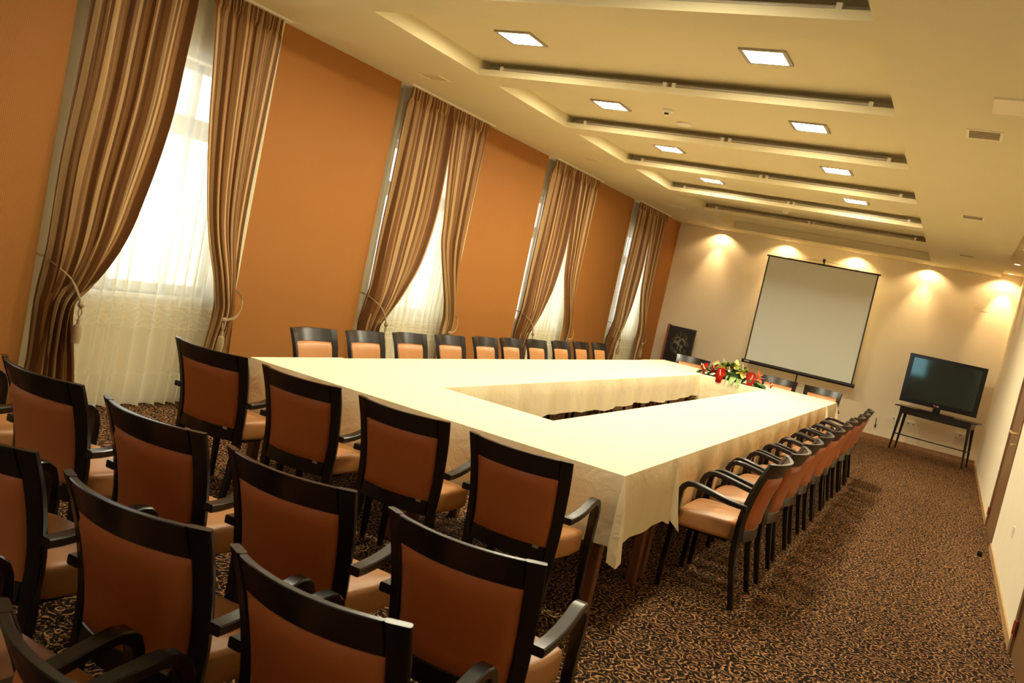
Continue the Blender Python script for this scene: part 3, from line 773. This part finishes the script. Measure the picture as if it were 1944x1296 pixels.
for k, (x, y, a) in enumerate(((-1.72, .925, 0), (-1.10, .925, -3))):
    chair(x, y, R(a), desc + ' nearest the camera, %s' % ['cut off by the left edge', 'in the bottom left corner'][k], 'chairs in the row nearest the camera')
od = ['nearest the camera', 'second', 'third', 'fourth', 'fifth', 'sixth', 'seventh', 'eighth', 'ninth', 'farthest']
for k, y in enumerate((5.01, 5.62, 6.28, 6.94, 7.60, 8.20, 8.81, 9.47, 10.13, 10.74)):
    chair(-4.155 + .01 * math.sin(k * 2.1), y, R(-90 + 1.2 * math.sin(k * 1.7)), desc + ', window side row, %s%s' % (od[k], '' if k in (0, 9) else ' from the near end'), 'chairs along the window side of the tables')
for k, y in enumerate((5.055, 5.70, 6.35, 6.99, 7.63, 8.22, 8.84, 9.48, 10.10, 10.74)):
    chair(-.728 + .008 * math.sin(k * 1.9), y, R(90 + 1.5 * math.sin(k * 2.3)), desc + ', right hand row, %s%s' % (od[k], '' if k in (0, 9) else ' from the near end'), 'chairs along the right side of the tables')
for k, (x, a) in enumerate(((-3.38, 186), (-2.10, 180), (-1.495, 183))):
    chair(x, 12.69, R(a), desc + ' behind the far end, %s' % ['in front of the poster stand', 'right of the flowers below the screen', 'at the right corner below the screen'][k], 'chairs at the far end of the tables')

# ------------------------------------------------------------------ projection screen
SY = 15.75
t = thing('projection_screen', 'pale square projection screen in a black frame on a tripod before the end wall', 'projection screen', (-2.35, SY, 0))
def lx(x): return x + 2.35
x0, x1, zb, zt = -3.29, -1.43, .86, 2.755
b = B(); box(b, lx(x0), lx(x1), -.003, .001, zb, zt); obj('screen_sheet', b, M['screen_fabric'], t)
for q in (lx(x0) - .001, lx(x1) - .022):
    b = B(); box(b, q, q + .023, -.005, .003, zb, zt); obj('black_border', b, M['blackm'], t)
b = B(); tube(b, [(lx(x0) - .03, 0, zt), (lx(x1) + .03, 0, zt)], .014, 10); obj('top_bar', b, M['blackm'], t, 40)
b = B(); rings = [[Vector((xx, .005 + .034 * math.cos(a * PI / 6), .832 + .034 * math.sin(a * PI / 6))) for a in range(12)] for xx in (lx(-3.33), lx(-1.385))]; loft(b, rings); bar = obj('screen_casing', b, M['blackm'], t, 40)
b = B(); box(b, lx(-3.28), lx(-3.19), -.034, -.0285, .825, .845); obj('casing_badge', b, M['silver'], bar)
b = B(); tube(b, [(0, .07, .25), (0, .07, 2.85)], .013, 10); box(b, -.018, .018, -.02, .07, 2.80, 2.86); obj('pole', b, M['blackm'], t, 40)
b = B(); tube(b, [(lx(x0) + .3, 0, zt + .01), (0, .0, 2.83), (lx(x1) - .3, 0, zt + .01)], .003, 6); obj('hanging_wire', b, M['blackm'], t)
for a in (-90, 30, 150):
    b = B(); tube(b, [(0, .07, .55), (.28 * math.cos(R(a)), .07 + .24 * math.sin(R(a)), .02)], .011, 8); obj('tripod_leg', b, M['blackm'], t, 40)

# ------------------------------------------------------------------ television and its table
t = thing('side_table', 'slim black console table carrying the television near the right corner', 'table', (-.045, 15.44, 0), R(-11))
b = B(); box(b, -.61, .61, -.22, .22, .712, .73); bmesh.ops.bevel(b, geom=b.edges, offset=.003, segments=1); obj('table_top', b, M['ebony'], t)
b = B(); box(b, -.53, .53, -.185, .185, .61, .7115); obj('table_apron', b, M['ebony'], t)
for sx in (-1, 1):
    for sy in (-1, 1):
        b = B(); loft(b, [rrect(Vector((sx * q, sy * w, z)), Vector((1, 0, 0)), Vector((0, 1, 0)), r, r, .003) for z, r, q, w in ((.001, .012, .548, .19), (.6095, .023, .508, .163))]); obj('table_leg', b, M['ebony'], t, 30)
b = B(); box(b, -.535, .535, -.008, .008, .245, .262)
for sx in (-1, 1): box(b, sx * .535 - .008, sx * .535 + .008, -.17, .17, .246, .261)
obj('stretcher', b, M['ebony'], t)
t = thing('television', 'black flat screen television on a swivel stand on the black table', 'television', (-.08, 15.40, .73))
b = B(); box(b, -.565, .565, -.035, .03, .075, .865); bmesh.ops.bevel(b, geom=b.edges, offset=.008, segments=2); obj('tv_casing', b, M['black'], t, 40)
b = B(); box(b, -.495, .495, -.0375, -.034, .155, .81); scr = obj('tv_screen', b, M['tvscreen'], t)
b = B(); box(b, -.055, .055, -.03, .02, .012, .08); box(b, -.27, .27, -.14, .14, .0, .012); obj('tv_stand', b, M['black'], t)
b = B(); tube(b, [(-.045, -.036, .112), (-.045, -.0375, .112)], .014, 16); obj('brand_disc', b, M['tvlogo_red'], t)
cu = bpy.data.curves.new('brand_letters', 'FONT'); cu.body = 'LG'; cu.size = .034; cu.extrude = .0006
tmp = bpy.data.objects.new('brand_letters', cu); COL.objects.link(tmp)
bpy.context.view_layer.update()
me = bpy.data.meshes.new_from_object(tmp.evaluated_get(bpy.context.evaluated_depsgraph_get())); bpy.data.objects.remove(tmp)
me.materials.clear(); me.materials.append(M['tvlogo'])
o = bpy.data.objects.new('brand_letters', me); COL.objects.link(o); o.parent = t; o.location = (-.022, -.0365, .100); o.rotation_euler = (PI / 2, 0, 0)

# ------------------------------------------------------------------ poster stand
t = thing('poster_stand', 'dark upright poster board with brown side standing by the left end of the back wall', 'poster stand', (-4.50, 15.72, 0), R(4))
b = B(); box(b, -.25, .25, -.03, .03, .02, 1.165); obj('board', b, M['blackm'], t)
b = B(); box(b, -.285, -.2505, -.06, .06, .02, 1.18); obj('side_post', b, M['redwood'], t)
b = B(); box(b, -.28, .28, -.14, .14, 0, .0195); obj('base', b, M['blackm'], t)
b = B(); uvl = b.loops.layers.uv.new('UVMap'); vs = [b.verts.new(p) for p in ((-.225, -.0315, .52), (.225, -.0315, .52), (.225, -.0315, 1.12), (-.225, -.0315, 1.12))]
f = b.faces.new(vs)
for lp, uv in zip(f.loops, ((0, 0), (1, 0), (1, 1), (0, 1))): lp[uvl].uv = uv
obj('picture', b, M['poster'], t, recalc=False)
b = B(); box(b, -.22, .22, -.036, -.030, .500, .506); obj('picture_ledge', b, M['greypl'], t)

# ------------------------------------------------------------------ flowers
t = thing('flower_arrangement', 'low arrangement of red anthuriums, yellow blooms and green leaves on the far table', 'flowers', (-2.48, 11.42, .7495))
def leaf(bm, base, dirv, length, width, droop=.3, n=7, cup=.15, heart=False):
    base = Vector(base); d = Vector(dirv).normalized(); side = d.cross(Vector((0, 0, 1)))
    if side.length < .1: side = Vector((1, 0, 0))
    side.normalize(); up = side.cross(d); rows = []
    for k in range(n + 1):
        s = k / n; w = width * ((math.sin(PI * min(1, s * .92 + .06)) ** .8) if not heart else math.sqrt(max(0, 1 - (2 * s - .85) ** 2 * .9)) * (1 - s ** 4))
        c = base + d * (length * s) - Vector((0, 0, 1)) * (droop * length * s * s)
        rows.append([bm.verts.new(c + side * (-w) + up * (cup * w)), bm.verts.new(c), bm.verts.new(c + side * w + up * (cup * w))])
    for a, c in zip(rows, rows[1:]):
        for i in range(2):
            f = bm.faces.new((a[i], a[i + 1], c[i + 1], c[i])); f.smooth = True
b = B(); lathe(b, [(.13, 0), (.17, .03), (.17, .09), (.10, .13), (.04, .15)], 18); obj('bowl', b, M['leafd'], t, 40)
rnd = random.Random(5)
for k in range(92):
    u = rnd.uniform(-1, 1); hgt = .20 * (1 - u * u); b = B()
    px = u * .34; pz = .02 + rnd.random() * hgt; a = rnd.uniform(-2.6, -.5)
    dv = (u * 1.1 + math.cos(a) * .7, math.sin(a) * .8, rnd.uniform(-.1, .9) * (1 - .6 * abs(u)))
    leaf(b, (px, rnd.uniform(-.10, .06), pz), dv, rnd.uniform(.13, .20), rnd.uniform(.026, .048), rnd.uniform(.1, .6))
    obj('leaf', b, M['leafd'] if k % 5 < 3 else M['leafl'], t, recalc=False)
for p, dv, ln in (((-.15, 0, .05), (-1, -.12, .02), .42), ((.15, -.02, .05), (1, -.06, .02), .40), ((-.1, .05, .04), (-1, .15, .05), .34), ((.12, -.05, .05), (1, -.2, .0), .34)):
    b = B(); leaf(b, p, dv, ln, .032, .10, n=10); obj('leaf', b, M['leafd'], t, recalc=False)
for k in range(9):
    b = B(); x = rnd.uniform(-.05, .28); leaf(b, (x * .6, -.18, .06), (x * .3, -1, .1), rnd.uniform(.10, .17), .008, 1.1, n=6); obj('leaf', b, M['leafl'], t, recalc=False)
b = B(); leaf(b, (.06, -.18, .06), (.05, -1, .1), .15, .04, .8, heart=True); obj('leaf', b, M['leafl'], t, recalc=False)
def anthurium(p, dv, size):
    dv = Vector(dv).normalized(); b = B(); n = 22
    # heart shaped spathe facing dv
    s = dv.cross(Vector((0, 0, 1))).normalized(); u = s.cross(dv); P = Vector(p)
    ctr = b.verts.new(P - dv * .006); ring = []
    for k in range(n):
        a = 2 * PI * k / n; r = size * (.80 + .22 * math.cos(a * 2 + PI) * .4 + .18 * (1 if abs(a - PI / 2) > .35 else .55) * math.sin(a))
        if abs(a - 1.5 * PI) < .5: r = size * 1.05
        ring.append(b.verts.new(P + s * (math.cos(a) * r * .88) + u * (math.sin(a) * r) + dv * (.020 * math.cos(a) ** 2)))
    for k in range(n):
        f = b.faces.new((ctr, ring[k], ring[(k + 1) % n])); f.smooth = True
    bmesh.ops.solidify(b, geom=b.faces[:], thickness=.003)
    h = obj('anthurium', b, M['f_red'], t)
    b = B(); q = P + dv * .005; tube(b, [q, q + dv * size * .35 + u * size * .25, q + dv * size * .6 + u * size * .6], [.008, .008, .004], 8); obj('spadix', b, M['f_cream'], h, 40)
anthurium((-.10, -.27, .05), (-.1, -1, .35), .10)
anthurium((.27, -.19, .08), (.6, -1, .2), .10)
anthurium((-.34, -.13, .07), (-.9, -.8, .2), .088)
anthurium((-.23, -.12, .11), (-.7, -.8, .5), .07)
anthurium((-.42, -.0, .09), (-1, -.3, .4), .05)
anthurium((.50, -.04, .06), (1, -.5, .3), .04)
def bloom(p, dv, size, m, name):
    dv = Vector(dv).normalized(); s = dv.cross(Vector((0, 0, 1))).normalized(); u = s.cross(dv); b = B()
    for k in range(6):
        a = 2 * PI * k / 6 + .3; r = s * math.cos(a) + u * math.sin(a)
        leaf(b, Vector(p), r + dv * .55, size, size * .33, -.1 if k % 2 else .1, n=5, cup=.25)
    obj(name, b, M[m], t, recalc=False)
bloom((-.12, -.12, .155), (-.2, -1, .5), .11, 'f_yellow', 'yellow_bloom')
bloom((.14, -.14, .14), (.2, -1, .5), .11, 'f_yellow', 'yellow_bloom')
bloom((.03, -.06, .185), (0, -.7, .8), .095, 'f_yellow', 'yellow_bloom')
bloom((.33, -.04, .115), (.6, -.8, .5), .09, 'f_orange', 'orange_bloom')
bloom((-.24, -.02, .14), (-.4, -.6, .8), .075, 'f_orange', 'orange_bloom')
bloom((-.02, -.2, .14), (0, -1, .6), .045, 'f_cream', 'cream_bloom')
bloom((.19, -.18, .12), (.1, -1, .5), .045, 'f_cream', 'cream_bloom')

# ------------------------------------------------------------------ small wall fittings
def plate(name, x0, x1, z0, z1, label, cat, n=2, grp=None):
    t = thing(name, label, cat, ((x0 + x1) / 2, YB, (z0 + z1) / 2), group=grp); w, h = (x1 - x0) / 2, (z1 - z0) / 2
    b = B(); box(b, -w, w, -.012, 0, -h, h); bmesh.ops.bevel(b, geom=b.edges, offset=.003, segments=1); obj('cover_plate', b, M['white'], t)
    for k in range(n):
        cx = -w + (k + .5) * 2 * w / n; b = B(); lathe(b, [(.018, -.0005), (.018, .0005)], 14); 
        bmesh.ops.rotate(b, verts=b.verts, cent=(0, 0, 0), matrix=Matrix.Rotation(PI / 2, 3, 'X')); bmesh.ops.translate(b, verts=b.verts, vec=(cx, -.0130, 0)); obj('socket_hole', b, M['greypl'], t)
plate('wall_socket', -.73, -.56, .39, .47, 'white socket plate on the back wall, left of the black table leg', 'socket', 2, 'sockets on the back wall')
plate('wall_socket', -.49, -.33, .37, .45, 'white socket plate on the back wall, seen between the black table legs', 'socket', 2, 'sockets on the back wall')
plate('wall_socket', .28, .42, .38, .46, 'white socket plate on the back wall under the television, by the right legs', 'socket', 1, 'sockets on the back wall')
t = thing('wall_thermostat', 'cream square control plate high on the back wall beside the corner spotlight', 'wall panel', (.235, YB, 2.56))
b = B(); box(b, -.075, .075, -.003, 0, -.06, .06); obj('cover_plate', b, M['plaster'], t)
b = B(); lathe(b, [(.03, -.003), (.03, .0)], 18); bmesh.ops.rotate(b, verts=b.verts, cent=(0, 0, 0), matrix=Matrix.Rotation(PI / 2, 3, 'X')); bmesh.ops.translate(b, verts=b.verts, vec=(-.13, -.0035, .0)); obj('round_sensor', b, M['plaster'], t, 40)
b = B(); tube(b, [(-.955, YB - .006, .37), (-.95, YB - .012, .32), (-.945, YB - .012, .26)], .006, 6); tube(b, [(-.945, YB - .012, .26), (-.94, YB - .012, .20)], .012, 8)
o = obj('loose_cable', b, M['black'], None, 40); tag(o, 'short loose cable end hanging on the back wall left of the sockets', 'cable')
b = B(); box(b, XR - .007, XR, 7.38, 7.48, .42, .50); bmesh.ops.bevel(b, geom=b.edges, offset=.002, segments=1); o = obj('wall_socket', b, M['white']); tag(o, 'white socket plate low on the right wall between the two doors', 'socket')
b = B(); box(b, -5.15, -5.138, 8.72, 8.80, .53, .61); bmesh.ops.bevel(b, geom=b.edges, offset=.003, segments=1); o = obj('wall_socket', b, M['white']); tag(o, 'white socket on the orange wall just above the table behind the chairs', 'socket')
b = B(); lathe(b, [(.02, 0), (.022, .03), (.016, .045)], 14); o = obj('door_stop', b, M['black'], None, 40); o.location = (.56, 8.55, 0.001); tag(o, 'small black door stop on the carpet by the right skirting', 'door stop')

# ------------------------------------------------------------------ light and camera
w = bpy.data.worlds.new('World'); S.world = w; w.use_nodes = True
bg = w.node_tree.nodes['Background']; bg.inputs[0].default_value = (.93, .97, 1.0, 1); bg.inputs[1].default_value = 2.4

cam = bpy.data.cameras.new('Camera'); cam.lens = 1639.3686 / 1944 * 36; cam.sensor_width = 36; cam.clip_start = .02
cam.dof.use_dof = True; cam.dof.focus_distance = 6.5; cam.dof.aperture_fstop = 9
co = bpy.data.objects.new('Camera', cam); COL.objects.link(co)
Bm = [[0.8651558747085922, 0.4562123802694386, 0.208268040145635], [-0.2236726000739598, -0.020679127501266648, 0.9744449402926472], [0.4488606470090301, -0.8896306187259291, 0.08415154063922657]]
mw = Matrix([[Bm[c][r] for c in range(3)] + [(0, 0, 1.6)[r]] for r in range(3)] + [[0, 0, 0, 1]])
co.matrix_world = mw
S.camera = co
S.view_settings.view_transform = 'Standard'; S.view_settings.look = 'None'; S.view_settings.gamma = 1; S.view_settings.exposure = 1.13
S.view_settings.use_curve_mapping = False
S.cycles.max_bounces = 12; S.cycles.diffuse_bounces = 6; S.cycles.transparent_max_bounces = 12; S.cycles.use_denoising = True
S.cycles.sample_clamp_indirect = 6
